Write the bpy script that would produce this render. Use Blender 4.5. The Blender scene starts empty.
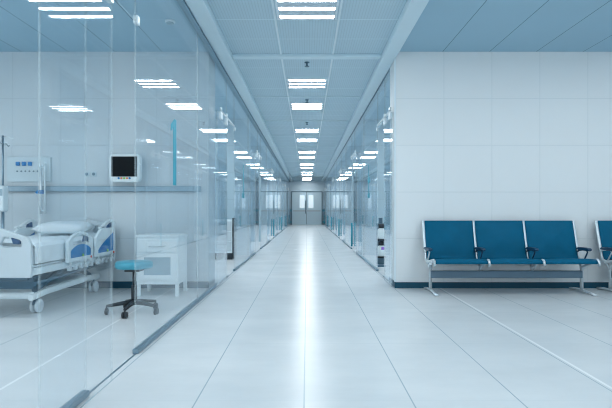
import bpy, bmesh, math, random
from mathutils import Vector, Matrix
random.seed(7)
scene = bpy.context.scene
COL = scene.collection
PI = math.pi

# ------------------------------------------------------------------ materials
def new_mat(name):
    m = bpy.data.materials.new(name); m.use_nodes = True
    nt = m.node_tree
    return m, nt, nt.nodes, nt.links, nt.nodes['Principled BSDF']

def mat(name, col, rough=0.5, metal=0.0, spec=0.5, noise=0.0, nscale=6.0, bump=0.0, coat=0.0):
    m, nt, N, L, p = new_mat(name)
    p.inputs['Base Color'].default_value = (*col, 1)
    p.inputs['Roughness'].default_value = rough
    p.inputs['Metallic'].default_value = metal
    p.inputs['Specular IOR Level'].default_value = spec
    p.inputs['Coat Weight'].default_value = coat
    if noise or bump:
        tc = N.new('ShaderNodeTexCoord')
        nz = N.new('ShaderNodeTexNoise'); nz.inputs['Scale'].default_value = nscale
        nz.inputs['Detail'].default_value = 4
        L.new(tc.outputs['Object'], nz.inputs['Vector'])
        if noise:
            mx = N.new('ShaderNodeMix'); mx.data_type = 'RGBA'
            mx.inputs['A'].default_value = (*[c * (1 - noise) for c in col], 1)
            mx.inputs['B'].default_value = (*[min(1, c * (1 + noise)) for c in col], 1)
            L.new(nz.outputs['Fac'], mx.inputs['Factor'])
            L.new(mx.outputs['Result'], p.inputs['Base Color'])
        if bump:
            b = N.new('ShaderNodeBump'); b.inputs['Strength'].default_value = bump
            b.inputs['Distance'].default_value = 0.01
            L.new(nz.outputs['Fac'], b.inputs['Height']); L.new(b.outputs['Normal'], p.inputs['Normal'])
    return m

def line_mask(N, L, coord, axis, step, off, width):
    """1 on a joint line, 0 elsewhere (joints every STEP metres along AXIS)"""
    sp = N.new('ShaderNodeSeparateXYZ'); L.new(coord, sp.inputs[0])
    def op(o, a, b):
        n = N.new('ShaderNodeMath'); n.operation = o
        for i, v in enumerate((a, b)):
            if isinstance(v, (int, float)): n.inputs[i].default_value = v
            else: L.new(v, n.inputs[i])
        return n.outputs[0]
    a = op('SUBTRACT', sp.outputs[axis], off - step / 2)
    a = op('FLOORED_MODULO', a, step)
    a = op('SUBTRACT', a, step / 2)
    a = op('ABSOLUTE', a, 0)
    return op('LESS_THAN', a, width / 2)

def panel_mat(name, col, joint, lines, rough=0.5, spec=0.5, noise=0.04, nscale=1.5, bump_d=0.003, tone=0.0, tile=None, stripe=None):
    """panelled surface: lines = [(axis, step, offset, width)], world metres"""
    m, nt, N, L, p = new_mat(name)
    p.inputs['Roughness'].default_value = rough
    p.inputs['Specular IOR Level'].default_value = spec
    tc = N.new('ShaderNodeTexCoord'); co = tc.outputs['Object']
    nz = N.new('ShaderNodeTexNoise'); nz.inputs['Scale'].default_value = nscale; nz.inputs['Detail'].default_value = 6
    L.new(co, nz.inputs['Vector'])
    mx = N.new('ShaderNodeMix'); mx.data_type = 'RGBA'
    mx.inputs['A'].default_value = (*[c * (1 - noise) for c in col], 1)
    mx.inputs['B'].default_value = (*[min(1, c * (1 + noise)) for c in col], 1)
    L.new(nz.outputs['Fac'], mx.inputs['Factor'])
    base = mx.outputs['Result']
    if stripe:
        ax, st, off, w, amt = stripe
        msk = line_mask(N, L, co, ax, st, off, w)
        ms = N.new('ShaderNodeMix'); ms.data_type = 'RGBA'
        ms.inputs['B'].default_value = (*[c * amt for c in col], 1)
        L.new(msk, ms.inputs['Factor']); L.new(base, ms.inputs['A']); base = ms.outputs['Result']
    tot = None
    for (ax, st, off, w) in lines:
        k = line_mask(N, L, co, ax, st, off, w)
        if tot is None: tot = k
        else:
            n = N.new('ShaderNodeMath'); n.operation = 'MAXIMUM'
            L.new(tot, n.inputs[0]); L.new(k, n.inputs[1]); tot = n.outputs[0]
    if tot is not None:
        m2 = N.new('ShaderNodeMix'); m2.data_type = 'RGBA'
        m2.inputs['B'].default_value = (*joint, 1)
        L.new(tot, m2.inputs['Factor']); L.new(base, m2.inputs['A']); base = m2.outputs['Result']
        b = N.new('ShaderNodeBump'); b.invert = True
        b.inputs['Strength'].default_value = 0.6; b.inputs['Distance'].default_value = bump_d
        L.new(tot, b.inputs['Height']); L.new(b.outputs['Normal'], p.inputs['Normal'])
    L.new(base, p.inputs['Base Color'])
    return m

def emit_mat(name, col, strength):
    m, nt, N, L, p = new_mat(name)
    p.inputs['Base Color'].default_value = (*col, 1)
    p.inputs['Emission Color'].default_value = (*col, 1)
    p.inputs['Emission Strength'].default_value = strength
    return m

def glass_mat(name, tint, f0=0.02):
    """architectural sheet glass: clear transmission plus an angle-dependent mirror reflection (Schlick)"""
    m, nt, N, L, p = new_mat(name)
    N.remove(p)
    out = N['Material Output']
    tr = N.new('ShaderNodeBsdfTransparent'); tr.inputs['Color'].default_value = (*tint, 1)
    gl = N.new('ShaderNodeBsdfGlossy'); gl.inputs['Roughness'].default_value = 0.0
    gl.inputs['Color'].default_value = (0.93, 0.97, 1, 1)
    lw = N.new('ShaderNodeLayerWeight'); lw.inputs['Blend'].default_value = 0.5
    pw = N.new('ShaderNodeMath'); pw.operation = 'POWER'; pw.inputs[1].default_value = 6
    L.new(lw.outputs['Facing'], pw.inputs[0])
    ma = N.new('ShaderNodeMath'); ma.operation = 'MULTIPLY_ADD'
    ma.inputs[1].default_value = 0.95 - f0; ma.inputs[2].default_value = f0
    L.new(pw.outputs[0], ma.inputs[0])
    ms = N.new('ShaderNodeMixShader')
    L.new(ma.outputs[0], ms.inputs[0]); L.new(tr.outputs[0], ms.inputs[1]); L.new(gl.outputs[0], ms.inputs[2])
    L.new(ms.outputs[0], out.inputs['Surface'])
    return m

M = {}
WALLC = (0.79, 0.835, 0.855)
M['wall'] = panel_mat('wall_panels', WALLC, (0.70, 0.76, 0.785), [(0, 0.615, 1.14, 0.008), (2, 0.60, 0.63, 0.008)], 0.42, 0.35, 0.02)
M['wall_end'] = mat('end_wall_paint', (0.66, 0.81, 0.90), 0.4, noise=0.02)
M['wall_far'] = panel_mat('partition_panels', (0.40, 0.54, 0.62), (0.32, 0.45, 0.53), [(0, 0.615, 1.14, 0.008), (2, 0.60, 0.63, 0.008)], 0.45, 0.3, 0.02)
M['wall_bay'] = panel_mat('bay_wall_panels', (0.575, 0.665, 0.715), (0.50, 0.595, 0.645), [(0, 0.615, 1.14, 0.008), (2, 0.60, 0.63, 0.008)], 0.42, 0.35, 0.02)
M['wall_plain'] = panel_mat('wall_plain', WALLC, (0.47, 0.61, 0.68), [(1, 1.2, 0.0, 0.008)], 0.5, 0.3, 0.02)
M['floor'] = None
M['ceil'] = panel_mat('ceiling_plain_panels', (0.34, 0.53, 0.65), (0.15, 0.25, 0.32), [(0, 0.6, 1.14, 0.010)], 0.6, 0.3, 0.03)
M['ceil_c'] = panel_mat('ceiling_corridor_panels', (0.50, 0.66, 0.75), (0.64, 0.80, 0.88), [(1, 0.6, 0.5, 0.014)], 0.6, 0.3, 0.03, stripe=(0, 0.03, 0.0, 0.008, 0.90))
M['beam'] = mat('beam_paint', (0.60, 0.76, 0.84), 0.4, noise=0.02)
M['tbar'] = mat('ceiling_bar_white', (0.72, 0.84, 0.90), 0.4)
M['base'] = mat('baseboard_dark_teal', (0.010, 0.075, 0.125), 0.45, spec=0.25, noise=0.05)
M['alu'] = mat('polished_aluminium', (0.72, 0.80, 0.84), 0.36, 0.6)
M['steel'] = mat('rail_steel', (0.22, 0.33, 0.41), 0.35, 0.7, noise=0.05, nscale=15)
M['railhead'] = mat('head_rail_paint', (0.20, 0.33, 0.42), 0.45, noise=0.03)
M['post'] = mat('pale_post', (0.74, 0.85, 0.90), 0.35)
M['tube'] = emit_mat('light_tube', (0.96, 0.985, 0.99), 19.0)
M['reflector'] = mat('light_reflector', (0.55, 0.66, 0.73), 0.5, spec=0.2)
M['fixture'] = mat('light_frame', (0.72, 0.82, 0.88), 0.4)
M['glass'] = glass_mat('sheet_glass', (0.975, 0.985, 0.99))
M['glass_edge'] = mat('glass_edge', (0.74, 0.88, 0.92), 0.25, noise=0.03)
M['glass_edge'].node_tree.nodes['Principled BSDF'].inputs['Alpha'].default_value = 0.22
M['teal'] = mat('teal_vinyl', (0.0, 0.33, 0.46), 0.4, noise=0.03)
M['sling'] = mat('blue_sling_vinyl', (0.0, 0.115, 0.218), 0.5, spec=0.12, noise=0.12, nscale=9, bump=0.05)
M['arm'] = mat('dark_arm_pad', (0.006, 0.05, 0.11), 0.4, noise=0.1)
M['beamgrey'] = mat('bench_beam_grey', (0.12, 0.20, 0.27), 0.45, 0.3, noise=0.05)
M['white'] = mat('white_plastic', (0.74, 0.84, 0.88), 0.35, noise=0.02)
M['offwhite'] = mat('offwhite_plastic', (0.58, 0.67, 0.72), 0.4, noise=0.02)
M['linen'] = mat('white_linen', (0.78, 0.86, 0.90), 0.85, noise=0.04, nscale=10, bump=0.35)
M['blue'] = mat('bright_blue_plastic', (0.0, 0.20, 0.52), 0.4, spec=0.25, noise=0.05)
M['navy'] = mat('navy_plastic', (0.01, 0.07, 0.18), 0.35, noise=0.05)
M['dark'] = mat('dark_plastic', (0.012, 0.022, 0.032), 0.4, noise=0.1)
M['mech'] = mat('grey_mechanism', (0.10, 0.19, 0.26), 0.45, 0.3, noise=0.1)
M['screen'] = mat('dark_screen', (0.006, 0.010, 0.014), 0.5, spec=0.1, noise=0.05)
M['stool'] = mat('teal_seat_vinyl', (0.06, 0.34, 0.46), 0.4, noise=0.06)
M['cab'] = mat('cabinet_white', (0.76, 0.86, 0.90), 0.35, noise=0.02)
M['cabgrey'] = mat('cabinet_grey_panel', (0.30, 0.44, 0.52), 0.3, noise=0.04)
M['gaspanel'] = mat('gas_panel_plate', (0.55, 0.68, 0.74), 0.4, noise=0.02)
M['red'] = mat('red_button', (0.65, 0.05, 0.03), 0.4, noise=0.02)
M['green'] = mat('green_button', (0.25, 0.6, 0.08), 0.4, noise=0.02)
M['orange'] = mat('orange_button', (0.8, 0.25, 0.08), 0.4, noise=0.02)
M['purple'] = mat('purple_label', (0.35, 0.18, 0.65), 0.4, noise=0.02)
M['rubber'] = mat('grey_rubber', (0.22, 0.30, 0.35), 0.6, noise=0.05)
M['wheel'] = mat('pale_wheel', (0.62, 0.72, 0.78), 0.45, noise=0.03)
M['door'] = mat('end_door_paint', (0.68, 0.86, 0.95), 0.4, noise=0.02)
M['doorline'] = mat('end_door_seam', (0.16, 0.27, 0.34), 0.5, noise=0.02)
M['pane_lit'] = emit_mat('lit_window_pane', (0.80, 0.93, 1.0), 0.22)

def floor_mat():
    m, nt, N, L, p = new_mat('polished_floor_tiles')
    tc = N.new('ShaderNodeTexCoord'); co = tc.outputs['Object']
    n1 = N.new('ShaderNodeTexNoise'); n1.inputs['Scale'].default_value = 1.3; n1.inputs['Detail'].default_value = 8; n1.inputs['Roughness'].default_value = 0.65
    mp = N.new('ShaderNodeMapping'); mp.inputs['Scale'].default_value = (0.7, 1.6, 1)
    L.new(co, mp.inputs['Vector']); L.new(mp.outputs[0], n1.inputs['Vector'])
    cr = N.new('ShaderNodeValToRGB')
    cr.color_ramp.elements[0].position = 0.3; cr.color_ramp.elements[0].color = (0.655, 0.70, 0.725, 1)
    cr.color_ramp.elements[1].position = 0.7; cr.color_ramp.elements[1].color = (0.75, 0.785, 0.80, 1)
    L.new(n1.outputs['Fac'], cr.inputs[0])
    base = cr.outputs[0]
    kx = line_mask(N, L, co, 0, 0.565, -0.015, 0.008)
    ky = line_mask(N, L, co, 1, 1.13, 0.36, 0.004)
    kw = line_mask(N, L, co, 0, 3.42, 1.71, 0.020)
    for k, c in ((ky, (0.60, 0.67, 0.70)), (kx, (0.40, 0.50, 0.55)), (kw, (0.88, 0.91, 0.92))):
        mx = N.new('ShaderNodeMix'); mx.data_type = 'RGBA'; mx.inputs['B'].default_value = (*c, 1)
        L.new(k, mx.inputs['Factor']); L.new(base, mx.inputs['A']); base = mx.outputs['Result']
    L.new(base, p.inputs['Base Color'])
    n2 = N.new('ShaderNodeTexNoise'); n2.inputs['Scale'].default_value = 2.5; n2.inputs['Detail'].default_value = 5
    L.new(co, n2.inputs['Vector'])
    mr = N.new('ShaderNodeMapRange'); mr.inputs['To Min'].default_value = 0.20; mr.inputs['To Max'].default_value = 0.30
    L.new(n2.outputs['Fac'], mr.inputs['Value']); L.new(mr.outputs[0], p.inputs['Roughness'])
    p.inputs['Specular IOR Level'].default_value = 0.27
    return m
M['floor'] = floor_mat()

# ------------------------------------------------------------------ geometry helpers
def box(bm, x0, x1, y0, y1, z0, z1, mi=0, bev=0.0, rot=None):
    vs = [bm.verts.new((x, y, z)) for x in (x0, x1) for y in (y0, y1) for z in (z0, z1)]
    idx = [(0, 1, 3, 2), (4, 6, 7, 5), (0, 4, 5, 1), (2, 3, 7, 6), (0, 2, 6, 4), (1, 5, 7, 3)]
    fs = []
    for q in idx:
        f = bm.faces.new([vs[i] for i in q]); f.material_index = mi; fs.append(f)
    if bev:
        es = list({e for f in fs for e in f.edges})
        r = bmesh.ops.bevel(bm, geom=es, offset=bev, segments=2, affect='EDGES', profile=0.5)
        for f in r['faces']: f.material_index = mi
    if rot:
        vv = list({v for v in bm.verts if v.index == -1}) if False else None
    return fs

def frame_from(d):
    d = d.normalized()
    up = Vector((0, 0, 1)) if abs(d.z) < 0.95 else Vector((1, 0, 0))
    a = d.cross(up).normalized(); b = a.cross(d).normalized()
    return a, b

def tube(bm, pts, r, seg=10, mi=0, flat=None):
    """swept tube; r number or list; flat=(ra, rb) gives an oval section"""
    pts = [Vector(p) for p in pts]
    rs = r if isinstance(r, (list, tuple)) else [r] * len(pts)
    rings = []
    pa = None
    for i, p in enumerate(pts):
        d = (pts[min(i + 1, len(pts) - 1)] - pts[max(i - 1, 0)])
        a, b = frame_from(d)
        if pa is not None and a.dot(pa) < 0: a, b = -a, -b
        pa = a
        ra, rb = (flat if flat else (rs[i], rs[i]))
        rings.append([bm.verts.new(p + a * math.cos(t) * ra + b * math.sin(t) * rb) for t in [2 * PI * k / seg for k in range(seg)]])
    for i in range(len(rings) - 1):
        for k in range(seg):
            f = bm.faces.new((rings[i][k], rings[i][(k + 1) % seg], rings[i + 1][(k + 1) % seg], rings[i + 1][k]))
            f.material_index = mi; f.smooth = True
    for ring in (rings[0], rings[-1]):
        f = bm.faces.new(ring); f.material_index = mi

def lathe(bm, prof, c=(0, 0, 0), axis='z', seg=24, mi=0):
    """prof = [(radius, height)] revolved about AXIS at C"""
    c = Vector(c); rings = []
    for (r, h) in prof:
        ring = []
        for k in range(seg):
            t = 2 * PI * k / seg
            u, v = r * math.cos(t), r * math.sin(t)
            q = {'z': (u, v, h), 'x': (h, u, v), 'y': (u, h, v)}[axis]
            ring.append(bm.verts.new(c + Vector(q)))
        rings.append(ring)
    for i in range(len(rings) - 1):
        for k in range(seg):
            f = bm.faces.new((rings[i][k], rings[i][(k + 1) % seg], rings[i + 1][(k + 1) % seg], rings[i + 1][k]))
            f.material_index = mi; f.smooth = True
    for ring in (rings[0], rings[-1]):
        f = bm.faces.new(ring); f.material_index = mi

def prism(bm, outline, plane, t0, t1, mi=0, hole=None):
    """extrude a 2D outline; plane 'xz' along y, 'yz' along x, 'xy' along z"""
    def P(u, v, t):
        return {'xz': (u, t, v), 'yz': (t, u, v), 'xy': (u, v, t)}[plane]
    def loop(o, t): return [bm.verts.new(P(u, v, t)) for u, v in o]
    a, b = loop(outline, t0), loop(outline, t1)
    n = len(a)
    for k in range(n):
        bm.faces.new((a[k], a[(k + 1) % n], b[(k + 1) % n], b[k])).material_index = mi
    if not hole:
        bm.faces.new(a).material_index = mi; bm.faces.new(b).material_index = mi
    else:
        hs = hole if isinstance(hole[0][0], (tuple, list)) else [hole]
        A, B = [a], [b]
        for h in hs:
            ha, hb = loop(h, t0), loop(h, t1); A.append(ha); B.append(hb)
            m = len(ha)
            for k in range(m):
                bm.faces.new((ha[k], ha[(k + 1) % m], hb[(k + 1) % m], hb[k])).material_index = mi
        for loops in (A, B):
            es = []
            for l in loops:
                for k in range(len(l)):
                    e = bm.edges.get((l[k], l[(k + 1) % len(l)])) or bm.edges.new((l[k], l[(k + 1) % len(l)]))
                    es.append(e)
            r = bmesh.ops.triangle_fill(bm, use_beauty=True, use_dissolve=False, edges=es)
            for g in r['geom']:
                if isinstance(g, bmesh.types.BMFace): g.material_index = mi

def obj(name, bm, mats, parent=None, smooth=False, bevel=0.0, subsurf=0, loc=None):
    bmesh.ops.recalc_face_normals(bm, faces=bm.faces)
    me = bpy.data.meshes.new(name); bm.to_mesh(me); bm.free()
    for m in (mats if isinstance(mats, (list, tuple)) else [mats]): me.materials.append(M[m])
    o = bpy.data.objects.new(name, me); COL.objects.link(o)
    if parent: o.parent = parent
    if loc: o.location = loc
    if smooth:
        for p in me.polygons: p.use_smooth = True
    if bevel:
        b = o.modifiers.new('bevel', 'BEVEL'); b.width = bevel; b.segments = 2; b.limit_method = 'ANGLE'
    if subsurf:
        s = o.modifiers.new('sub', 'SUBSURF'); s.levels = subsurf; s.render_levels = subsurf
    return o

def NB(): return bmesh.new()

def tag(o, label, cat, group=None):
    o['label'] = label; o['category'] = cat
    if group: o['group'] = group
    return o

def thing(name, label, cat, loc=(0, 0, 0), rotz=0, group=None):
    o = bpy.data.objects.new(name, None); COL.objects.link(o)
    o.empty_display_size = 0.1
    o.location = loc; o.rotation_euler = (0, 0, rotz)
    return tag(o, label, cat, group)

def struct(name, bm, mats, parent=None, bevel=0.0, smooth=False):
    o = obj(name, bm, mats, parent, bevel=bevel, smooth=smooth)
    o['kind'] = 'structure'
    return o

def dup(root, loc=None, rotz=None, label=None):
    r = root.copy(); COL.objects.link(r)
    if loc is not None: r.location = loc
    if rotz is not None: r.rotation_euler = (0, 0, rotz)
    if label: r['label'] = label
    for ch in list(root.children):
        c = ch.copy(); COL.objects.link(c); c.parent = r
        for g in list(ch.children):
            d = g.copy(); COL.objects.link(d); d.parent = c
    return r

def bx(name, b, mats, parent=None, bevel=0.0):
    bm = NB(); box(bm, *b); return obj(name, bm, mats, parent, bevel=bevel)
def sbx(name, b, mats, bevel=0.0, parent=None):
    bm = NB(); box(bm, *b); return struct(name, bm, mats, parent, bevel=bevel)

def arc(cx, cy, r, a0, a1, n=8, ry=None):
    ry = r if ry is None else ry
    return [(cx + r * math.cos(math.radians(a0 + (a1 - a0) * k / n)), cy + ry * math.sin(math.radians(a0 + (a1 - a0) * k / n))) for k in range(n + 1)]

def rrect(x0, x1, y0, y1, r, n=4):
    return (arc(x1 - r, y1 - r, r, 0, 90, n) + arc(x0 + r, y1 - r, r, 90, 180, n) + arc(x0 + r, y0 + r, r, 180, 270, n) + arc(x1 - r, y0 + r, r, 270, 360, n))

# ------------------------------------------------------------------ setting
H = 3.03          # ceiling height
GL, GR = -1.19, 1.15   # planes of the corridor's glass walls
WY, WT = 6.41, 0.45    # waiting wall / bay wall front face and thickness
END = 34.3
XL, XR, YB = -5.6, 6.2, -5.0
PER = 4.7         # one bay along the corridor

sbx('floor', (XL - .2, XR + .2, YB - .2, END + .4, -0.15, 0.0), 'floor')
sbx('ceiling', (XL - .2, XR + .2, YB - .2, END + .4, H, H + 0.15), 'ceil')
sbx('ceiling_corridor', (-0.965, 0.965, YB, END, H - 0.012, H - 0.0005), 'ceil_c')
ADDED_WIN = []
def wall_with_added_windows(name, fixed, axis, a0, a1, openings, z0, z1):
    bm = NB()
    def b(u0, u1, w0, w1):
        if axis == 'y': box(bm, fixed[0], fixed[1], u0, u1, w0, w1)
        else: box(bm, u0, u1, fixed[0], fixed[1], w0, w1)
    u = a0
    for (o0, o1) in openings:
        b(u, o0, 0, H); b(o0, o1, 0, z0); b(o0, o1, z1, H); u = o1
    b(u, a1, 0, H)
    struct(name, bm, 'wall_plain')
    for (o0, o1) in openings: ADDED_WIN.append((axis, fixed, o0, o1, z0, z1))
wall_with_added_windows('wall_outer_left', (XL - .15, XL), 'y', YB, END, [(-4.2, -1.4), (-0.9, 1.9), (2.4, 5.2)], 0.75, 2.75)
sbx('wall_outer_right', (XR, XR + .15, YB, END, 0, H), 'wall_plain')
wall_with_added_windows('wall_behind', (YB - .15, YB), 'x', XL, XR, [(-5.0, -1.6), (-0.9, 2.3), (2.9, 5.9)], 0.5, 2.8)
sbx('wall_right', (1.14, XR, WY, WY + WT, 0, H), 'wall')
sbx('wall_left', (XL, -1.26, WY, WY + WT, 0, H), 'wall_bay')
sbx('baseboard_right', (1.135, XR, WY - 0.014, WY - 0.0005, 0.0, 0.075), 'base')
sbx('baseboard_left', (XL, -1.26, WY - 0.014, WY - 0.0005, 0.0, 0.085), 'base')
sbx('baseboard_corner', (1.126, 1.1395, WY - 0.014, WY + WT, 0.0, 0.075), 'base')
sbx('wall_end', (XL, XR, END, END + .2, 0, H), 'wall_end')
# beams along both sides of the corridor ceiling and the ceiling grid
for i, s in enumerate((-1, 1)):
    bm = NB(); box(bm, min(s * .965, s * 1.14), max(s * .965, s * 1.14), YB, END, H - 0.085, H - 0.0005)
    struct('beam_left' if s < 0 else 'beam_right', bm, 'beam', bevel=0.012)
    sbx('trim_%d' % (i + 1), (min(s * .325, s * .345), max(s * .325, s * .345), YB, END, H - 0.022, H - 0.0125), 'tbar')
    sbx('trim_%d' % (i + 3), (min(s * 1.142, s * 1.205), max(s * 1.142, s * 1.205), YB if s < 0 else WY + WT, END, H - 0.105, H - 0.0005), 'railhead')
bm = NB(); box(bm, -0.963, 0.963, WY + 0.05, WY + 0.17, H - 0.05, H - 0.0125); struct('trim_5', bm, 'beam', bevel=0.006)
n = 6
y = 8.9
while y < END - 1:
    sbx('trim_%d' % n, (-0.963, 0.963, y - 0.02, y + 0.02, H - 0.021, H - 0.0125), 'beam'); n += 1
    y += 2.35

# partition walls between the bays behind the glass
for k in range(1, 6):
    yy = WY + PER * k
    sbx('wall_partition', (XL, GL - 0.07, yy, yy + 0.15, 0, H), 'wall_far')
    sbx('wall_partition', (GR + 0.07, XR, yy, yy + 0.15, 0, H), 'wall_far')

# glass walls: fixed panes, doorway every PER metres, sliding door parked on the corridor side
def pane_bm(x, y0, y1, z0, z1, t=0.012):
    bm = NB(); box(bm, x - t / 2, x + t / 2, y0, y1, z0, z1)
    for f in bm.faces:
        if abs(f.calc_center_median().x - x) < t / 4: f.material_index = 1
    return bm

wn = 1; dn = 1; tn = n
for (ax, fx, o0, o1, z0, z1) in ADDED_WIN:          # unseen windows behind and beside the viewer, added to let daylight in as fill
    bm = NB()
    mid = (o0 + o1) / 2; c = (fx[0] + fx[1]) / 2
    for (u0, u1, w0, w1) in ((o0, o0 + .05, z0, z1), (o1 - .05, o1, z0, z1), (mid - .03, mid + .03, z0 + .05, z1 - .05), (o0 + .05, o1 - .05, z0, z0 + .05), (o0 + .05, o1 - .05, z1 - .05, z1)):
        if ax == 'y': box(bm, c - .03, c + .03, u0, u1, w0, w1)
        else: box(bm, u0, u1, c - .03, c + .03, w0, w1)
    struct('window_%d' % wn, bm, 'post'); wn += 1
    ld_ = bpy.data.lights.new('added_window_portal', 'AREA'); ld_.shape = 'RECTANGLE'
    ld_.size = o1 - o0; ld_.size_y = z1 - z0; ld_.cycles.is_portal = True
    lo = bpy.data.objects.new('added_window_portal', ld_); COL.objects.link(lo)
    if ax == 'y': lo.location = (fx[1] + .01, mid, (z0 + z1) / 2); lo.rotation_euler = (PI / 2, 0, -PI / 2)
    else: lo.location = (mid, fx[1] + .01, (z0 + z1) / 2); lo.rotation_euler = (PI / 2, 0, PI)
HD = 2.30
def glass_run(gx, s, start, doors):
    """gx plane, s outward sign (-1 left wall), start y, doors = list of (y0, y1)"""
    global wn, dn, tn
    yy = start
    edges = []
    for (d0, d1) in doors + [(END - 0.02, None)]:
        seg = d0 - yy
        if seg > 0.05:
            parts = 1 if seg < 2.2 else (2 if seg < 4.2 else 3)
            for q in range(parts):
                a = yy + seg * q / parts + (0.004 if q else 0); b = yy + seg * (q + 1) / parts - 0.004
                w = struct('window_%d' % wn, pane_bm(gx, a, b, 0.045, H - 0.106), ['glass', 'glass_edge']); wn += 1
            bm = NB(); box(bm, gx - 0.022, gx + 0.022, yy, d0, 0.0, 0.034)
            struct('trim_%d' % tn, bm, 'steel', bevel=0.006); tn += 1
        if d1 is None: break
        # pane above the doorway
        struct('window_%d' % wn, pane_bm(gx, d0, d1, HD + 0.01, H - 0.106), ['glass', 'glass_edge']); wn += 1
        # sliding door: pane with top clamps and a pull bar
        dx = gx - s * 0.06
        lead = d0 + (0.20 if abs(d0) < 5 else -0.34)
        door = struct('door_%d' % dn, pane_bm(dx, max(lead - 0.78, WY + 0.01) if (s > 0 and d0 < 8) else lead - 0.78, lead, 0.012, HD - 0.04), ['glass', 'glass_edge']); dn += 1
        for cy in (lead - 0.06, lead - 0.50):
            bm = NB(); box(bm, dx - 0.016, dx + 0.016, cy - 0.05, cy + 0.05, HD - 0.11, HD - 0.02)
            lathe(bm, [(0.028, -0.012), (0.028, 0.012)], (dx - s * 0.004, cy, HD + 0.02), 'x', 16)
            obj('clamp', bm, 'alu', door)
        if d0 > (14 if s < 0 else 11):
            hx = dx - s * 0.04
            bm = NB(); tube(bm, [(hx, lead - 0.03, 0.15), (hx, lead - 0.03, 0.70)], 0.02, 10)
            for hz in (0.22, 0.63): tube(bm, [(hx, lead - 0.03, hz), (dx - s * 0.007, lead - 0.03, hz)], 0.008, 8)
            h = obj('handle', bm, 'teal', door); h['label'] = 'teal pull bar'
        # track tube over the doorway
        bm = NB(); tube(bm, [(dx - s * 0.0, d0 - 0.78, HD), (dx, d0 + 0.34, HD)], 0.014, 10)
        tube(bm, [(dx, d0 + 0.30, HD), (gx, d0 + 0.30, HD + 0.03)], 0.012, 8)
        tube(bm, [(dx, d0 - 0.72, HD), (gx, d0 - 0.72, HD)], 0.012, 8)
        struct('trim_%d' % tn, bm, 'alu'); tn += 1
        bm = NB(); box(bm, gx - 0.016, gx + 0.016, d1 + 0.002, d1 + 0.055, HD - 0.005, HD + 0.055)
        struct('trim_%d' % tn, bm, 'alu', bevel=0.006); tn += 1
        # floor guide
        sbx('trim_%d' % tn, (gx - 0.006, gx + 0.006, d0, d1, 0.0, 0.003), 'steel'); tn += 1
        yy = d1
ld = [(2.69 + PER * k, 3.465 + PER * k) for k in range(-1, 7)]
glass_run(GL, -1, YB + 0.02, ld)
rd = [(2.69 + PER * k, 3.465 + PER * k) for k in range(1, 7)]
glass_run(GR, 1, WY + WT + 0.005, rd)
# pale end post of the waiting wall and slim posts where bay walls meet the glass
sbx('trim_%d' % tn, (1.120, 1.1385, WY - 0.006, WY + 0.02, 0.08, H - 0.085), 'post'); tn += 1

# ---- far end: double door
d = struct('door_end', (lambda b: (box(b, -1.08, 1.06, END - 0.05, END - 0.005, 0.0, 2.28), b)[1])(NB()), 'door')
for (x0, x1) in ((-0.50, -0.16), (0.10, 0.44)):
    bx('pane', (x0, x1, END - 0.062, END - 0.051, 1.12, 2.02), 'pane_lit', d)
bx('seam', (-0.045, -0.015, END - 0.056, END - 0.0505, 0.02, 2.22), 'doorline', d)
for (x0, x1, z0, z1) in ((-1.08, 1.06, 2.22, 2.28), (-1.08, -1.02, 0, 2.22), (1.00, 1.06, 0, 2.22)):
    bx('frame', (x0, x1, END - 0.075, END - 0.051, z0, z1), 'doorline', d)
bx('kick_rail', (-0.95, 0.93, END - 0.07, END - 0.051, 0.90, 0.98), 'offwhite', d)
bm = NB()
tube(bm, [(-0.10, END - 0.11, 0.75), (-0.10, END - 0.11, 1.65)], 0.022, 8)
for z in (0.8, 1.6): tube(bm, [(-0.10, END - 0.11, z), (-0.10, END - 0.056, z)], 0.012, 8)
obj('handle', bm, 'mech', d)
sbx('trim_%d' % tn, (-0.40, 0.40, END - 0.10, END - 0.0005, 2.30, 2.37), 'tbar'); tn += 1
for s, wd in ((-1, 'left'), (1, 'right')):
    g = thing('corner_guard', 'slim corner guard with teal bands beside the %s jamb of the far double door' % wd, 'corner guard', (s * 1.10, END - 0.13, 0), 0, 'corner guards at the far door')
    bx('post', (-0.02, 0.02, -0.02, 0.02, 0.0, 1.1), 'beamgrey', g)
    for z0 in (0.12, 0.90):
        bx('band', (-0.03, 0.03, -0.03, 0.03, z0, z0 + 0.14), 'teal', g)

# ------------------------------------------------------------------ ceiling lights
def make_light(name, label, loc, group):
    t = thing(name, label, 'ceiling light', loc, 0, group)
    bm = NB()
    w, l = 0.31, 0.30
    for (x0, x1, y0, y1) in ((-w, w, -l, -l + .02), (-w, w, l - .02, l), (-w, -w + .02, -l + .02, l - .02), (w - .02, w, -l + .02, l - .02)):
        box(bm, x0, x1, y0, y1, -0.012, 0.0)
    obj('frame', bm, 'fixture', t)
    bm = NB(); box(bm, -w + .021, w - .021, -l + .021, l - .021, -0.004, 0.0)
    obj('reflector', bm, 'reflector', t)
    for yy in (-0.205, 0.0, 0.205):
        bm = NB(); box(bm, -w + .03, w - .03, yy - 0.036, yy + 0.036, -0.014, -0.0045)
        for f in bm.faces:
            if f.calc_center_median().z < -0.0139: f.material_index = 1
        obj('tube', bm, ['fixture', 'tube'], t)
    return t
CY = [4.98, 7.95, 9.68, 12.65, 14.38, 17.35, 19.08, 22.05, 23.8, 26.75, 28.5, 31.45, 33.2]
ORD = ['nearest', 'second', 'third', 'fourth', 'fifth', 'sixth', 'seventh', 'eighth', 'ninth', 'tenth', 'eleventh', 'twelfth', 'last']
proto = make_light('ceiling_light', 'nearest of the recessed three-tube lights along the corridor ceiling, at the top edge', (0, CY[0], H - 0.0125), 'recessed lights along the corridor ceiling')
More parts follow.
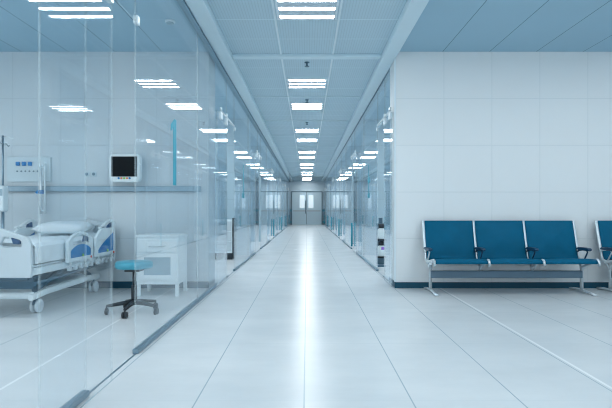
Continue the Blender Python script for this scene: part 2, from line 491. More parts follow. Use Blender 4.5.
for k in range(1, 13):
    nm = ORD[k]
    lb = ('%s recessed three-tube light from the near end of the corridor ceiling' % nm) if k < 12 else 'farthest recessed light on the corridor ceiling, just before the double door'
    dup(proto, (0, CY[k], H - 0.0125), 0, lb)
# unseen lamps: corridor row continued; those off-axis added to fill hall and bay
hall = []
for (x, y) in ((0, 3.25), (0, 0.28), (0, -1.45), (3.0, 4.3), (4.8, 4.3), (3.0, 1.3), (4.8, 1.3), (3.0, -1.7), (4.8, -1.7), (-2.6, 3.6), (-4.4, 3.6), (-2.6, 0.9), (-4.4, 0.9), (-3.4, -1.8)):
    zz = H - 0.0125 if x == 0 else H - 0.0005
    hall.append(dup(proto, (x, y, zz), 0, 'recessed three-tube light in the ceiling over the near hall, unseen, in a set mostly added for fill light'))
for o in hall: o['group'] = 'recessed lights over the near hall'
for k in range(1, 6):  # lamps added in the farther bays to brighten the deep corridor
    for x in (-4.2, -2.4, 2.4, 4.2):
        for q in (0.30, 0.72):
            o = dup(proto, (x, WY + .15 + PER * (k - 1 + q), H - 0.0005), 0, 'recessed fill light added in the ceiling of a glazed bay farther down the corridor')
            o['group'] = 'added fill lights inside the farther bays'

# sprinkler heads and detector
def make_sprinkler(label, loc):
    t = thing('ceiling_sprinkler', label, 'sprinkler', loc, 0, 'sprinkler heads on the corridor ceiling')
    bm = NB(); lathe(bm, [(0.035, 0.0), (0.035, -0.008), (0.012, -0.012), (0.012, -0.05)], (0, 0, 0), 'z', 16); obj('body', bm, 'mech', t)
    bm = NB(); lathe(bm, [(0.006, -0.05), (0.032, -0.054), (0.032, -0.060)], (0, 0, 0), 'z', 16); obj('deflector', bm, 'mech', t)
    return t
sp = make_sprinkler('small dark sprinkler head just past the near cross beam of the corridor ceiling', (0, 6.83, H - 0.0125))
dup(sp, (0, 9.15, H - 0.0125), 0, 'small sprinkler head in the corridor ceiling between the second and third lights')
dup(sp, (0, 11.5, H - 0.0125), 0, 'small sprinkler head in the corridor ceiling between the third and fourth lights')
t = thing('smoke_detector', 'round white smoke detector on the ceiling of the glazed bay', 'smoke detector', (-1.47, 5.37, H - 0.0005))
bm = NB(); lathe(bm, [(0.055, 0), (0.055, -0.012), (0.048, -0.02)], (0, 0, 0), 'z', 24); obj('base', bm, 'white', t)
bm = NB(); lathe(bm, [(0.04, -0.0205), (0.036, -0.034), (0.018, -0.04)], (0, 0, 0), 'z', 24); obj('dome', bm, 'cabgrey', t)

# ------------------------------------------------------------------ numerals on the glass
def decal(label, x, outlines, s):
    bm = NB()
    for o in outlines: prism(bm, o, 'yz', x - 0.0015, x + 0.0015)
    return tag(obj('glass_sign', bm, 'teal'), label, 'glass marking', 'tall teal markings on the glass walls')
def one(y, z0, z1):
    w = 0.05
    return [[(y - w, z0), (y + w, z0), (y + w, z1), (y - 0.01, z1), (y - 0.12, z1 - 0.06), (y - 0.13, z1 - 0.12), (y - 0.10, z1 - 0.115), (y - w, z1 - 0.075)]]
xg = GL + 0.006 + 0.002
decal('tall teal numeral 1 on the nearest stretch of glass wall', xg, one(4.47, 1.22, 1.81), -1)
def stroke(y, z0, z1, blocks, w=0.035):
    o = [[(y - w, z0), (y + w, z0), (y + w, z1), (y - w, z1)]]
    for (a, b) in blocks: o.append([(y - 0.13, a), (y - w - .001, a), (y - w - .001, b), (y - 0.13, b)]); o.append([(y + w + .001, a), (y + 0.13, a), (y + 0.13, b), (y + w + .001, b)])
    return o
decal('tall thin teal marking with a thick foot on the farther left glass wall', xg, stroke(9.3, 1.22, 1.84, [(1.22, 1.31)]), -1)
decal('tall teal marking with two thick bars on the right-hand glass wall of the corridor', GR - 0.008, stroke(9.27, 1.22, 1.84, [(1.22, 1.31), (1.50, 1.60)]), 1)

# ------------------------------------------------------------------ waiting benches
def sling_profile():
    """centre line of the sling from front lip to top of the back, local y (depth) and z"""
    pts = [(-0.305, 0.375), (-0.300, 0.398), (-0.275, 0.410), (-0.20, 0.402), (-0.10, 0.385), (0.0, 0.372), (0.06, 0.370)]
    back = [(0.105, 0.385), (0.130, 0.425), (0.150, 0.49), (0.185, 0.62), (0.220, 0.75), (0.245, 0.845), (0.250, 0.862)]
    return pts, back
def resample(prof, n):
    P = [Vector(p) for p in prof]; Ls = [0]
    for a, b in zip(P, P[1:]): Ls.append(Ls[-1] + (b - a).length)
    out = []
    for k in range(n + 1):
        d = Ls[-1] * k / n; i = 0
        while i < len(P) - 2 and Ls[i + 1] < d: i += 1
        f = (d - Ls[i]) / max(1e-9, Ls[i + 1] - Ls[i]); q = P[i].lerp(P[i + 1], f); out.append((q.x, q.y))
    return out
def sheet(bm, prof, x0, x1, t, nx=8, puff=0.012, quilt=False):
    if quilt: prof = resample(prof, 20); nx = 20
    n = len(prof)
    top, bot = [], []
    for i, (y, z) in enumerate(prof):
        a = Vector(prof[max(i - 1, 0)]); b = Vector(prof[min(i + 1, n - 1)])
        d = (b - a).normalized(); nr = Vector((-d.y, d.x))
        r1, r2 = [], []
        for k in range(nx + 1):
            u = k / nx
            p = puff * (math.sin(PI * u) ** 0.5) * (math.sin(PI * (i + 0.5) / n))
            if quilt:                     # four facets meeting along the diagonals of the pad
                v = i / (n - 1); p = puff * 2 * min(u, 1 - u, v, 1 - v)
            x = x0 + (x1 - x0) * u
            r1.append(bm.verts.new((x, y + nr.x * (t / 2 + p), z + nr.y * (t / 2 + p))))
            r2.append(bm.verts.new((x, y - nr.x * t / 2, z - nr.y * t / 2)))
        top.append(r1); bot.append(r2)
    for i in range(n - 1):
        for k in range(nx):
            bm.faces.new((top[i][k], top[i][k + 1], top[i + 1][k + 1], top[i + 1][k]))
            bm.faces.new((bot[i][k], bot[i + 1][k], bot[i + 1][k + 1], bot[i][k + 1]))
        bm.faces.new((top[i][0], top[i + 1][0], bot[i + 1][0], bot[i][0]))
        bm.faces.new((top[i][nx], bot[i][nx], bot[i + 1][nx], top[i + 1][nx]))
    for k in range(nx):
        bm.faces.new((top[0][k], bot[0][k], bot[0][k + 1], top[0][k + 1]))
        bm.faces.new((top[-1][k], top[-1][k + 1], bot[-1][k + 1], bot[-1][k]))
PITCH = 0.633
def make_bench(label, loc):
    t = thing('waiting_bench', label, 'bench', loc, 0, 'blue waiting benches along the wall')
    sp_, bp_ = sling_profile()
    xs = [-1.5 * PITCH + k * PITCH for k in range(4)]
    for k in range(3):
        a, b = xs[k] + 0.016, xs[k + 1] - 0.016
        bm = NB(); sheet(bm, sp_, a, b, 0.034); obj('seat', bm, 'sling', t, smooth=True)
        bm = NB(); sheet(bm, bp_, a, b, 0.030, puff=0.034, quilt=True)
        # welted pad: a shallow raised cross in the cover
        obj('backrest', bm, 'sling', t, smooth=True)
    full = sp_ + bp_
    for k, x in enumerate(xs):
        bm = NB()
        tube(bm, [(x, yy, zz) for yy, zz in full[1:]], 0.013, 10, flat=(0.011, 0.019))
        # polished nose that curls round the seat front
        tube(bm, [(x, -0.26, 0.418), (x, -0.29, 0.418), (x, -0.315, 0.402), (x, -0.322, 0.375), (x, -0.312, 0.350)], 0.016, 10, flat=(0.016, 0.014))
        obj('side_frame', bm, 'alu', t)
        bm = NB()
        tube(bm, [(x, 0.158, 0.47), (x, 0.12, 0.502), (x, 0.04, 0.512)], 0.010, 8)
        tube(bm, [(x, 0.005, 0.385), (x, -0.03, 0.43), (x, -0.075, 0.49), (x, -0.06, 0.510)], 0.009, 8)
        sup = obj('arm_support', bm, 'alu' if k == 0 else 'arm', t)
        bm = NB()
        prism(bm, [(-0.10, 0.505), (-0.125, 0.513), (-0.13, 0.529), (-0.115, 0.543), (-0.02, 0.547), (0.10, 0.543), (0.135, 0.529), (0.13, 0.513), (0.02, 0.507)], 'yz', x - 0.026, x + 0.026)
        obj('armrest', bm, 'arm', t, bevel=0.010)
    bm = NB(); box(bm, xs[0] + 0.03, xs[3] - 0.03, -0.03, 0.03, 0.175, 0.262)
    obj('beam', bm, 'beamgrey', t, bevel=0.008)
    for x in xs[1:3]:
        bm = NB()
        tube(bm, [(x, -0.01, 0.262), (x, -0.03, 0.30), (x, -0.09, 0.345), (x, -0.16, 0.378)], 0.016, 10)
        tube(bm, [(x, 0.0, 0.262), (x, 0.02, 0.31), (x, 0.05, 0.352)], 0.014, 10)
        obj('seat_bracket', bm, 'alu', t)
    for x, s in ((xs[0], 1), (xs[3], -1)):
        xx = x + s * 0.01
        bm = NB()
        tube(bm, [(xx + s * 0.02, 0.0, 0.03), (xx + s * 0.02, 0.0, 0.27), (xx + s * 0.015, -0.03, 0.31), (x, -0.12, 0.355), (x, -0.20, 0.383)], [0.020, 0.020, 0.021, 0.019, 0.013], 12)
        tube(bm, [(xx + s * 0.02, 0.0, 0.27), (xx + s * 0.01, 0.05, 0.34), (x, 0.06, 0.356)], 0.016, 10)
        leg = obj('leg', bm, 'alu', t)
        bm = NB()
        tube(bm, [(xx + s * 0.02, -0.30, 0.012), (xx + s * 0.02, -0.15, 0.026), (xx + s * 0.02, 0, 0.034), (xx + s * 0.02, 0.15, 0.026), (xx + s * 0.02, 0.26, 0.012)], 0.018, 10, flat=(0.022, 0.012))
        obj('foot', bm, 'alu', leg)
    return t
bench = make_bench('dark blue three-seat waiting bench, complete, against the panelled wall', (2.42, 6.08, 0))
dup(bench, (2.42 + 2.19, 6.08, 0), 0, 'dark blue waiting bench cut off by the right edge of the picture')

# ------------------------------------------------------------------ hospital bed
def caster(parent, x, y, r=0.065):
    bm = NB()
    for s in (-1, 1):
        c0 = s * 0.024
        lathe(bm, [(r * .55, c0 - .014), (r * .95, c0 - .013), (r, c0 - .008), (r, c0 + .008), (r * .95, c0 + .013), (r * .55, c0 + .014)], (x, y, r), 'x', 20)
    c = obj('caster', bm, 'wheel', parent)
    bm = NB(); tube(bm, [(x, y, r), (x, y, r * 2 + .03)], 0.008, 8)
    prism(bm, [(y - r * .8, r * 1.2)] + arc(y, r, r * 1.12, 160, 20, 8) + [(y + r * .8, r * 1.2)], 'yz', x - 0.009, x + 0.009)
    obj('fork', bm, 'mech', c)
    return c

def make_bed(loc, rz):
    t = thing('hospital_bed', 'white hospital bed with blue inlaid side rails behind the glass', 'bed', loc, rz)
    W, Lh = 0.44, 0.88
    # mattress and deck
    bm = NB(); box(bm, -W, W, -Lh + .03, Lh - .03, 0.47, 0.49)
    obj('deck', bm, 'offwhite', t, bevel=0.006)
    bm = NB()
    nx, ny = 10, 18
    def ztop(v): return 0.66 + 0.05 * max(0, (v - 0.1) / 0.8) + 0.006 * math.sin(9 * v)
    g = [[bm.verts.new((-W + .01 + (2 * W - .02) * i / nx, -Lh + .05 + (2 * Lh - .10) * j / ny, ztop(-Lh + 2 * Lh * j / ny) + 0.012 * math.sin(PI * i / nx) + random.uniform(-.004, .004))) for i in range(nx + 1)] for j in range(ny + 1)]
    for j in range(ny):
        for i in range(nx): bm.faces.new((g[j][i], g[j][i + 1], g[j + 1][i + 1], g[j + 1][i]))
    rim = [g[0][i] for i in range(nx + 1)] + [g[j][nx] for j in range(1, ny + 1)] + [g[ny][i] for i in range(nx - 1, -1, -1)] + [g[j][0] for j in range(ny - 1, 0, -1)]
    low = [bm.verts.new((v.co.x, v.co.y, 0.491)) for v in rim]
    for k in range(len(rim)):
        q = (k + 1) % len(rim); bm.faces.new((rim[k], low[k], low[q], rim[q]))
    bm.faces.new(low)
    obj('mattress', bm, 'linen', t, bevel=0.02, smooth=False)
    # folded sheet over the foot half
    bm = NB()
    pr = [(W + .012, 0.50), (W + .012, 0.66), (W - .02, 0.695), (0, 0.705), (-W + .02, 0.695), (-W - .012, 0.66), (-W - .012, 0.50)]
    pin = [(-W - .002, 0.50), (-W - .002, 0.655), (-W + .02, 0.688), (0, 0.697), (W - .02, 0.688), (W + .002, 0.655), (W + .002, 0.50)]
    prism(bm, pr + pin, 'xz', -0.80, -0.22)
    obj('sheet', bm, 'linen', t, bevel=0.004)
    # frame
    bm = NB()
    for s in (-1, 1): box(bm, s * W - .025, s * W + .025, -Lh, Lh, 0.40, 0.465)
    for yy in (-Lh + .02, 0.0, Lh - .02): box(bm, -W + .026, W - .026, yy - .025, yy + .025, 0.40, 0.455)
    obj('frame', bm, 'white', t, bevel=0.008)
    bm = NB()
    for s in (-1, 1):
        tube(bm, [(s * .30, -0.55, 0.22), (s * .30, -0.25, 0.30), (s * .30, 0.05, 0.40)], 0.03, 8)
        tube(bm, [(s * .30, 0.60, 0.22), (s * .30, 0.40, 0.30), (s * .30, 0.15, 0.40)], 0.03, 8)
        tube(bm, [(s * .38, -0.7, 0.30), (s * .38, 0.6, 0.34)], 0.02, 8)
    box(bm, -0.33, 0.33, -0.62, -0.45, 0.24, 0.36); box(bm, -0.12, 0.12, -0.2, 0.5, 0.25, 0.33)
    tube(bm, [(-.33, -0.70, 0.36), (.33, -0.70, 0.36)], 0.025, 8)
    obj('lift_mechanism', bm, 'mech', t)
    bm = NB()
    for s in (-1, 1):
        tube(bm, [(s * .36, -0.72, 0.175), (s * .36, -0.45, 0.195), (s * .36, 0.45, 0.205), (s * .36, 0.70, 0.19)], 0.04, 10, flat=(0.026, 0.032))
    for yy in (-0.68, 0.66): tube(bm, [(-.36, yy, 0.19), (.36, yy, 0.19)], 0.035, 10)
    box(bm, -0.33, 0.33, -0.4, 0.42, 0.165, 0.235)
    obj('base_frame', bm, 'white', t)
    for x in (-0.31, 0.31):
        for yy in (-0.53, 0.70): caster(t, x, yy)
    # foot board and head board: curved panel with two hand holes and blue grips
    for nm, yb, hh in (('footboard', -Lh - .03, 0.86), ('headboard', Lh + .03, 0.90)):
        bm = NB()
        w = W + .04
        o = [(-w, 0.39), (w, 0.39), (w + .01, 0.45), (w + .005, hh - .17), (w - .03, hh - .105), (w - .12, hh - .075), (0.22, hh - .03), (0.10, hh), (-0.10, hh), (-0.22, hh - .03), (-w + .12, hh - .075), (-w + .03, hh - .105), (-w - .005, hh - .17), (-w - .01, 0.45)]
        holes = []
        for s in (1, -1):
            h = [(s * .20, hh - .17), (s * .235, hh - .105), (s * .28, hh - .10), (s * .38, hh - .128), (s * .405, hh - .155), (s * .395, hh - .19), (s * .31, hh - .20), (s * .22, hh - .195)]
            holes.append(h if s > 0 else h[::-1])
        prism(bm, o, 'xz', yb - .02, yb + .02, hole=holes)
        p = obj(nm, bm, 'offwhite', t, bevel=0.006)
        for s in (1, -1):
            bm = NB()
            prism(bm, [(s * .30, hh - .108), (s * .385, hh - .132), (s * .375, hh - .17), (s * .32, hh - .165)], 'xz', yb - .017, yb + .017)
            g_ = obj('grip', bm, 'navy', p, bevel=0.005); g_['label'] = 'dark blue grip'
        if nm == 'headboard': continue
        bm = NB(); prism(bm, [(-0.19, hh - .045), (0.19, hh - .045), (0.195, hh - .075), (0.16, hh - .15), (-0.16, hh - .15), (-0.195, hh - .075)], 'xz', yb - .024, yb - .0205)
        g_ = obj('inlay', bm, 'blue', p); g_['label'] = 'blue centre inlay'
    # side rails, two a side
    def rail(s, y0, y1, zt, name, slant):
        x = s * (W + .055)
        n = 10
        zb = 0.46
        def top(u, k): return zt - k - (0.10 * (2 * u - 1) ** 2 if slant == 0 else (0.22 * max(0, 1 - u * 1.15) ** 1.7 + 0.05 * max(0, u - .75) * 4))
        def shp(a, b, k, zl):
            return [(a, zl), (b, zl)] + [(b - (b - a) * i / n, top(1 - i / n, k)) for i in range(n + 1)]
        def inner(a, b, z0, z1, f):
            return [(a, z0), (b, z0)] + [(b - (b - a) * i / n, max(z0 + .02, f(1 - i / n))) for i in range(n + 1)]
        bm = NB()
        L_ = y1 - y0
        hl = inner(y0 + .05, y1 - .05, zb + .04, 0, lambda u: zb + .04 + (0.135 if slant == 0 else 0.23) * (math.sin(PI * (0.12 + 0.76 * u)) ** .6 if slant == 0 else (0.15 + .85 * u ** .8)))
        hu = inner(y0 + .10, y1 - .10, zt - (.13 if slant == 0 else .115), 0, lambda u: top(0.2 + u * .6, .04))
        prism(bm, shp(y0, y1, 0, zb), 'yz', x - .017, x + .017, hole=[hl, hu])
        r = obj(name, bm, 'white', t, bevel=0.005)
        bm = NB(); prism(bm, hl, 'yz', x - .010, x + .010); q = obj('inlay', bm, 'blue', r); q['label'] = 'blue inlay panel'
        ym = y0 + L_ * .62
        bm = NB(); prism(bm, [(ym, zt - .115), (ym + .10, zt - .115), (ym + .09, zt - .045), (ym + .03, zt - .05)], 'yz', x - .013, x + .013); q = obj('grip', bm, 'navy', r); q['label'] = 'dark blue grip'
        bm = NB()
        for yy in (y0 + .08, y1 - .08):
            tube(bm, [(x, yy, zb + .01), (x, yy, 0.40), (s * (W + .026), yy, 0.39)], 0.013, 8)
        for k in range(5):
            yy = y0 + .04 + (L_ - .08) * k / 4
            box(bm, x - .006, x + .024, yy - .022, yy + .022, zb - .085, zb - .03)
        tube(bm, [(x, y0, zb - .045), (x, y1, zb - .045)], 0.012, 8)
        obj('bracket', bm, 'offwhite', r)
        bm = NB(); lathe(bm, [(0.016, 0), (0.016, 0.008)], (x + s * .0175, y0 + L_ * .55, zb + .055), 'x', 14); q = obj('button', bm, 'green', r); q['label'] = 'green button'
        bm = NB(); lathe(bm, [(0.013, 0), (0.013, 0.008)], (x + s * .0175, y1 - .06, zb + .02), 'x', 14); q = obj('knob', bm, 'red', r); q['label'] = 'red release knob'
        return r
    for s in (1, -1):
        rail(s, -0.31, 0.25, 0.77, 'side_rail', 0)
        rail(s, 0.33, 0.86, 0.90, 'side_rail', 1)
    return t
BED = (-2.935, 5.42, 0); BRZ = math.radians(-1.5)
bed = make_bed(BED, BRZ)
# pillow
bm = NB()
n_, m_ = 10, 8
tops, bots = [], []
for j in range(m_ + 1):
    for i in range(n_ + 1):
        u, v = i / n_ * 2 - 1, j / m_ * 2 - 1
        th = 0.075 * max(0, (1 - u ** 4) * (1 - v ** 4)) ** .5
        tops.append(bm.verts.new((u * .30, v * .19, 0.07 + th)))
        bots.append(bm.verts.new((u * .30, v * .19, 0.07 - th * .75)) if 0 < i < n_ and 0 < j < m_ else tops[-1])
for j in range(m_):
    for i in range(n_):
        a = j * (n_ + 1) + i; q = [a, a + 1, a + n_ + 2, a + n_ + 1]
        bm.faces.new([tops[k] for k in q])
        try: bm.faces.new([bots[k] for k in q][::-1])
        except ValueError: pass
pil = obj('pillow', bm, 'linen', smooth=True)
R = Matrix.Rotation(BRZ, 4, 'Z')
pil.location = Vector(BED) + (R @ Vector((0, 0.60, 0.715))); pil.rotation_euler = (math.radians(5), 0, BRZ)
tag(pil, 'white pillow at the head end of the hospital bed', 'pillow')

# ------------------------------------------------------------------ bay wall equipment
# medical rail along the bay wall
t = thing('wall_rail', 'grey-blue horizontal equipment rail along the bay wall', 'rail', (0, WY, 1.27))
bm = NB(); box(bm, XL + .3, -1.35, -0.045, -0.020, -0.035, 0.035); obj('rail', bm, 'steel', t, bevel=0.006)
bm = NB()
for k in range(6): box(bm, XL + .5 + k * .7, XL + .56 + k * .7, -0.0195, -0.0005, -0.02, 0.02)
obj('bracket', bm, 'alu', t)
# medical gas panel
t = thing('gas_outlet_panel', 'pale wall panel with three blue gas outlets above the bed', 'outlet panel', (-3.535, WY, 1.53))
bm = NB(); box(bm, -0.30, 0.26, -0.022, -0.0005, -0.17, 0.15); obj('plate', bm, 'gaspanel', t, bevel=0.006)
for k in range(3):
    x = -0.155 + k * 0.078
    bm = NB(); box(bm, x - .025, x + .025, -0.042, -0.0225, 0.035, 0.085); q = obj('outlet', bm, 'blue', t, bevel=0.006); q['label'] = 'blue square outlet'
for k in range(6):
    x = -0.165 + k * 0.052
    bm = NB(); lathe(bm, [(0.010, -0.0225), (0.010, -0.030)], (x, 0, -0.035), 'y', 12); obj('socket', bm, 'mech', t)
for k, (x, wd) in enumerate(((-2.82, 'left'), (-2.73, 'right'))):
    tt = thing('wall_socket', 'small pale wall socket, the %s one of two between gas panel and monitor' % wd, 'socket', (x, WY, 1.46), 0, 'wall sockets in the bay')
    bm = NB(); box(bm, -0.032, 0.032, -0.012, -0.0005, -0.032, 0.032); obj('plate', bm, 'gaspanel', tt, bevel=0.004)
    bm = NB(); lathe(bm, [(0.02, -0.0125), (0.02, -0.016)], (0, 0, 0), 'y', 16); obj('insert', bm, 'mech', tt)
# drip pole clamped to the rail
t = thing('rail_mounted_drip_pole', 'thin pale drip pole clamped to the wall rail by a blue clamp', 'drip pole', (-3.36, WY - 0.10, 0.62))
bm = NB(); tube(bm, [(0, 0, 0.33), (0, 0, 0.94)], 0.016, 12); obj('pole', bm, 'alu', t)
bm = NB(); tube(bm, [(0.05, 0, 0.33), (0.05, 0, 0.97)], 0.010, 10); tube(bm, [(0, 0, 0.92), (0.05, 0, 0.92)], 0.012, 8); tube(bm, [(0, 0, 0.37), (0.05, 0, 0.37)], 0.012, 8); obj('inner_pole', bm, 'post', t)
bm = NB(); box(bm, -0.035, 0.025, -0.03, 0.052, 0.585, 0.63); tube(bm, [(-0.02, -0.03, 0.60), (-0.02, -0.06, 0.60)], 0.016, 10); q = obj('clamp', bm, 'blue', t); q['label'] = 'blue clamp'
# iv stand with pump
t = thing('iv_stand', 'tall grey iv stand at the left edge behind the bed', 'iv stand', (-3.68, 6.05, 0))
bm = NB()
for k in range(5):
    a = 2 * PI * k / 5 + .3
    tube(bm, [(0, 0, 0.10), (0.26 * math.cos(a), 0.26 * math.sin(a), 0.075)], [0.02, 0.013], 8)
obj('base', bm, 'steel', t)
for k in range(5):
    a = 2 * PI * k / 5 + .3
    bm = NB(); lathe(bm, [(0.032, -0.012), (0.032, 0.012)], (0.26 * math.cos(a), 0.26 * math.sin(a), 0.032), 'x', 14); obj('caster', bm, 'rubber', t)
bm = NB(); tube(bm, [(0, 0, 0.10), (0, 0, 1.10)], 0.017, 12); tube(bm, [(0, 0, 1.10), (0, 0, 1.90)], 0.012, 12); obj('pole', bm, 'steel', t)
bm = NB()
for s in (-1, 1):
    tube(bm, [(0, 0, 1.88), (s * .07, 0, 1.89), (s * .11, 0, 1.86), (s * .13, 0, 1.88)], 0.006, 8)
    tube(bm, [(0, 0, 1.80), (0, s * .07, 1.81), (0, s * .11, 1.78), (0, s * .13, 1.80)], 0.006, 8)
obj('hook', bm, 'alu', t)
t = thing('infusion_pump', 'white boxy infusion pump mounted on the iv stand', 'infusion pump', (-3.68, 6.05, 1.0))
bm = NB(); box(bm, -0.12, 0.09, -0.14, -0.022, -0.02, 0.29); obj('body', bm, 'white', t, bevel=0.02)
bm = NB(); box(bm, -0.08, 0.08, -0.145, -0.1405, 0.17, 0.25); obj('display', bm, 'cabgrey', t)
bm = NB(); box(bm, -0.03, 0.03, -0.0215, -0.0175, 0.10, 0.16); obj('clamp', bm, 'mech', t)
# wall monitor
t = thing('patient_monitor', 'white wall monitor with black screen and row of coloured buttons', 'monitor', (-2.27, WY, 1.52))
bm = NB()
prism(bm, [(-0.165, -0.175), (0.165, -0.175), (0.19, -0.14), (0.195, 0.0), (0.19, 0.15), (0.165, 0.18), (-0.165, 0.18), (-0.19, 0.15), (-0.195, 0.0), (-0.19, -0.14)], 'xz', -0.20, -0.10)
obj('casing', bm, 'white', t, bevel=0.018)
bm = NB(); box(bm, -0.160, 0.160, -0.206, -0.2005, -0.105, 0.145); obj('screen', bm, 'screen', t, bevel=0.002)
for k, c in enumerate(('blue', 'orange', 'green', 'orange', 'blue')):
    bm = NB(); lathe(bm, [(0.013, -0.2005), (0.012, -0.209)], (-0.068 + k * .034, 0, -0.125), 'y', 14); q = obj('button', bm, c, t)
    q['label'] = '%s button' % c
bm = NB(); tube(bm, [(0, -0.0995, 0), (0, -0.0005, 0)], 0.03, 12); box(bm, -0.06, 0.06, -0.012, -0.0005, -0.08, 0.08); obj('bracket', bm, 'offwhite', t)

# stool
t = thing('rolling_stool', 'round teal stool on a black five-star base with wheels', 'stool', (-1.68, 4.86, 0), 0)
bm = NB(); lathe(bm, [(0.13, 0.432), (0.165, 0.436), (0.176, 0.450), (0.176, 0.485), (0.165, 0.50), (0.12, 0.505), (0.02, 0.503)], (0, 0, 0), 'z', 32); obj('seat', bm, 'stool', t, smooth=False)
bm = NB(); lathe(bm, [(0.028, 0.08), (0.028, 0.27)], (0, 0, 0), 'z', 16); lathe(bm, [(0.016, 0.2705), (0.016, 0.405)], (0, 0, 0), 'z', 16); box(bm, -0.07, 0.07, -0.07, 0.07, 0.406, 0.431); obj('column', bm, 'dark', t)
for k in range(5):
    a = 2 * PI * k / 5 + math.radians(-90)
    c, s = math.cos(a), math.sin(a)
    bm = NB(); tube(bm, [(0.02 * c, 0.02 * s, 0.105), (0.12 * c, 0.12 * s, 0.098), (0.25 * c, 0.25 * s, 0.080)], [0.026, 0.020, 0.014], 10)
    lg = obj('leg', bm, 'dark', t)
    bm = NB()
    for q in (-1, 1):
        px, py = 0.25 * c - s * q * .014, 0.25 * s + c * q * .014
        lathe(bm, [(0.030, -0.009), (0.030, 0.009)], (px, py, 0.030), 'x', 16)
    tube(bm, [(0.25 * c, 0.25 * s, 0.03), (0.25 * c, 0.25 * s, 0.08)], 0.008, 8)
    obj('caster', bm, 'dark', lg)

# bedside cabinet
t = thing('bedside_cabinet', 'white bedside cabinet with drawer and grey-panelled door behind the stool', 'cabinet', (-1.725, 5.97, 0))
w, y0, y1 = 0.242, -0.20, 0.22
bm = NB()
box(bm, -w, w, y0, y1, 0.14, 0.68)
for sx in (-1, 1):
    for yy in (y0 + .02, y1 - .02): box(bm, sx * (w - .02) - .02, sx * (w - .02) + .02, yy - .02, yy + .02, 0.0, 0.139)
obj('body', bm, 'cab', t, bevel=0.005)
bm = NB(); box(bm, -w - .012, w + .012, y0 - .012, y1, 0.6805, 0.71); obj('top', bm, 'cab', t, bevel=0.006)
dr = bx('drawer', (-w + .02, w - .02, y0 - .018, y0 - .0005, 0.515, 0.665), 'cab', t, bevel=0.005)
bm = NB(); tube(bm, [(-0.09, y0 - .0185, 0.585), (-0.085, y0 - .04, 0.585), (0.085, y0 - .04, 0.585), (0.09, y0 - .0185, 0.585)], 0.009, 8); obj('handle', bm, 'offwhite', dr)
bm = NB(); prism(bm, [(-w + .02, 0.20), (w - .02, 0.20), (w - .02, 0.50), (-w + .02, 0.50)], 'xz', y0 - .018, y0 - .0005, hole=[(-.155, 0.25), (-.155, 0.455), (.155, 0.455), (.155, 0.25)])
dd = obj('door', bm, 'cab', t)
bm = NB(); box(bm, -.1545, .1545, y0 - .010, y0 - .0008, 0.2505, 0.4545); q = obj('panel', bm, 'cabgrey', dd); q['label'] = 'grey inset panel'

# cabinet in the second bay
t = thing('medical_cart', 'grey-white cart with a black side panel seen through the farther left glass', 'cart', (-1.69, 10.30, 0))
bm = NB(); box(bm, -0.20, 0.185, -0.22, 0.22, 0.13, 0.80); obj('body', bm, 'cab', t, bevel=0.01)
bm = NB(); box(bm, 0.186, 0.206, -0.22, 0.22, 0.04, 0.84); q = obj('side_panel', bm, 'dark', t); q['label'] = 'black side panel'
for k in range(3):
    z0 = 0.17 + k * 0.205
    q = bx('drawer', (-0.18, 0.165, -0.235, -0.2205, z0, z0 + 0.19), 'offwhite', t, bevel=0.004)
    bm = NB(); tube(bm, [(-.08, -0.245, z0 + .14), (.08, -0.245, z0 + .14)], 0.009, 8); obj('handle', bm, 'steel', q)
bm = NB(); box(bm, 0.03, 0.18, -0.21, 0.21, 0.0, 0.129); box(bm, -0.19, -0.04, -0.21, 0.21, 0.0, 0.129); obj('base', bm, 'dark', t)

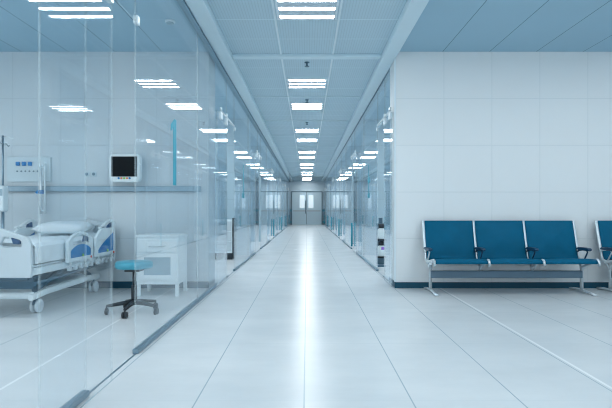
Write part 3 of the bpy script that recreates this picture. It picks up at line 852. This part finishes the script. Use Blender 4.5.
# bottle rack behind the right glass
t = thing('bottle_stand', 'narrow dark stand holding white canisters behind the right-hand glass', 'stand', (1.316, 8.85, 0))
bm = NB(); box(bm, -0.075, 0.075, -0.075, 0.075, 0, 0.03); obj('base', bm, 'mech', t, bevel=0.005)
bm = NB(); box(bm, -0.075, 0.075, 0.075, 0.095, 0.0305, 0.76); box(bm, -0.035, 0.035, 0.0955, 0.115, 0.0305, 0.86); obj('back_panel', bm, 'mech', t)
for z in (0.155, 0.46):
    bm = NB(); box(bm, -0.075, 0.075, -0.075, 0.064, z, z + 0.03); obj('shelf', bm, 'dark', t)
for z, wd, lab in ((0.1855, 'lower', True), (0.4905, 'upper', False)):
    c = thing('canister', 'white canister with a dark cap on the %s shelf of the narrow stand' % wd, 'canister', (1.316, 8.845, z), 0, 'white canisters on the narrow stand')
    bm = NB(); lathe(bm, [(0.064, 0.0), (0.068, 0.008), (0.068, 0.16), (0.05, 0.18), (0.03, 0.19)], (0, 0, 0), 'z', 24); obj('body', bm, 'white', c)
    bm = NB(); lathe(bm, [(0.045, 0.1905), (0.05, 0.20), (0.05, 0.255), (0.03, 0.265)], (0, 0, 0), 'z', 20); obj('cap', bm, 'dark', c)
    if lab:
        bm = NB()
        for k in range(6):
            a0 = math.radians(-100 + k * 15); a1 = math.radians(-100 + (k + 1) * 15)
            q = [(0.0695, a0), (0.0695, a1)]
            vs = [bm.verts.new((r * math.cos(a), r * math.sin(a), zz)) for zz in (0.115, 0.165) for r, a in q]
            bm.faces.new((vs[0], vs[1], vs[3], vs[2]))
        q = obj('label_band', bm, 'purple', c); q['label'] = 'purple label'

# ------------------------------------------------------------------ world, camera, view
w = bpy.data.worlds.new('World'); scene.world = w; w.use_nodes = True
w.node_tree.nodes['Background'].inputs['Color'].default_value = (0.97, 0.985, 0.985, 1)
w.node_tree.nodes['Background'].inputs['Strength'].default_value = 0.8

cam = bpy.data.cameras.new('Camera'); co = bpy.data.objects.new('Camera', cam); COL.objects.link(co)
co.location = (0, 0, 1.0); co.rotation_euler = (PI / 2, 0, 0)
cam.sensor_width = 36; cam.lens = 36 * 500 / 612
cam.shift_x = -1 / 612; cam.shift_y = 6 / 612
cam.clip_start = 0.05; cam.clip_end = 200
scene.camera = co
scene.view_settings.view_transform = 'Standard'
scene.view_settings.look = 'None'
scene.view_settings.exposure = 1.09
scene.view_settings.gamma = 1.0
scene.view_settings.use_curve_mapping = False
scene.cycles.filter_width = 1.1
scene.cycles.max_bounces = 14
scene.cycles.diffuse_bounces = 6
scene.cycles.glossy_bounces = 8
scene.cycles.transparent_max_bounces = 32
scene.cycles.sample_clamp_indirect = 6.0
scene.cycles.caustics_reflective = False
scene.cycles.caustics_refractive = False
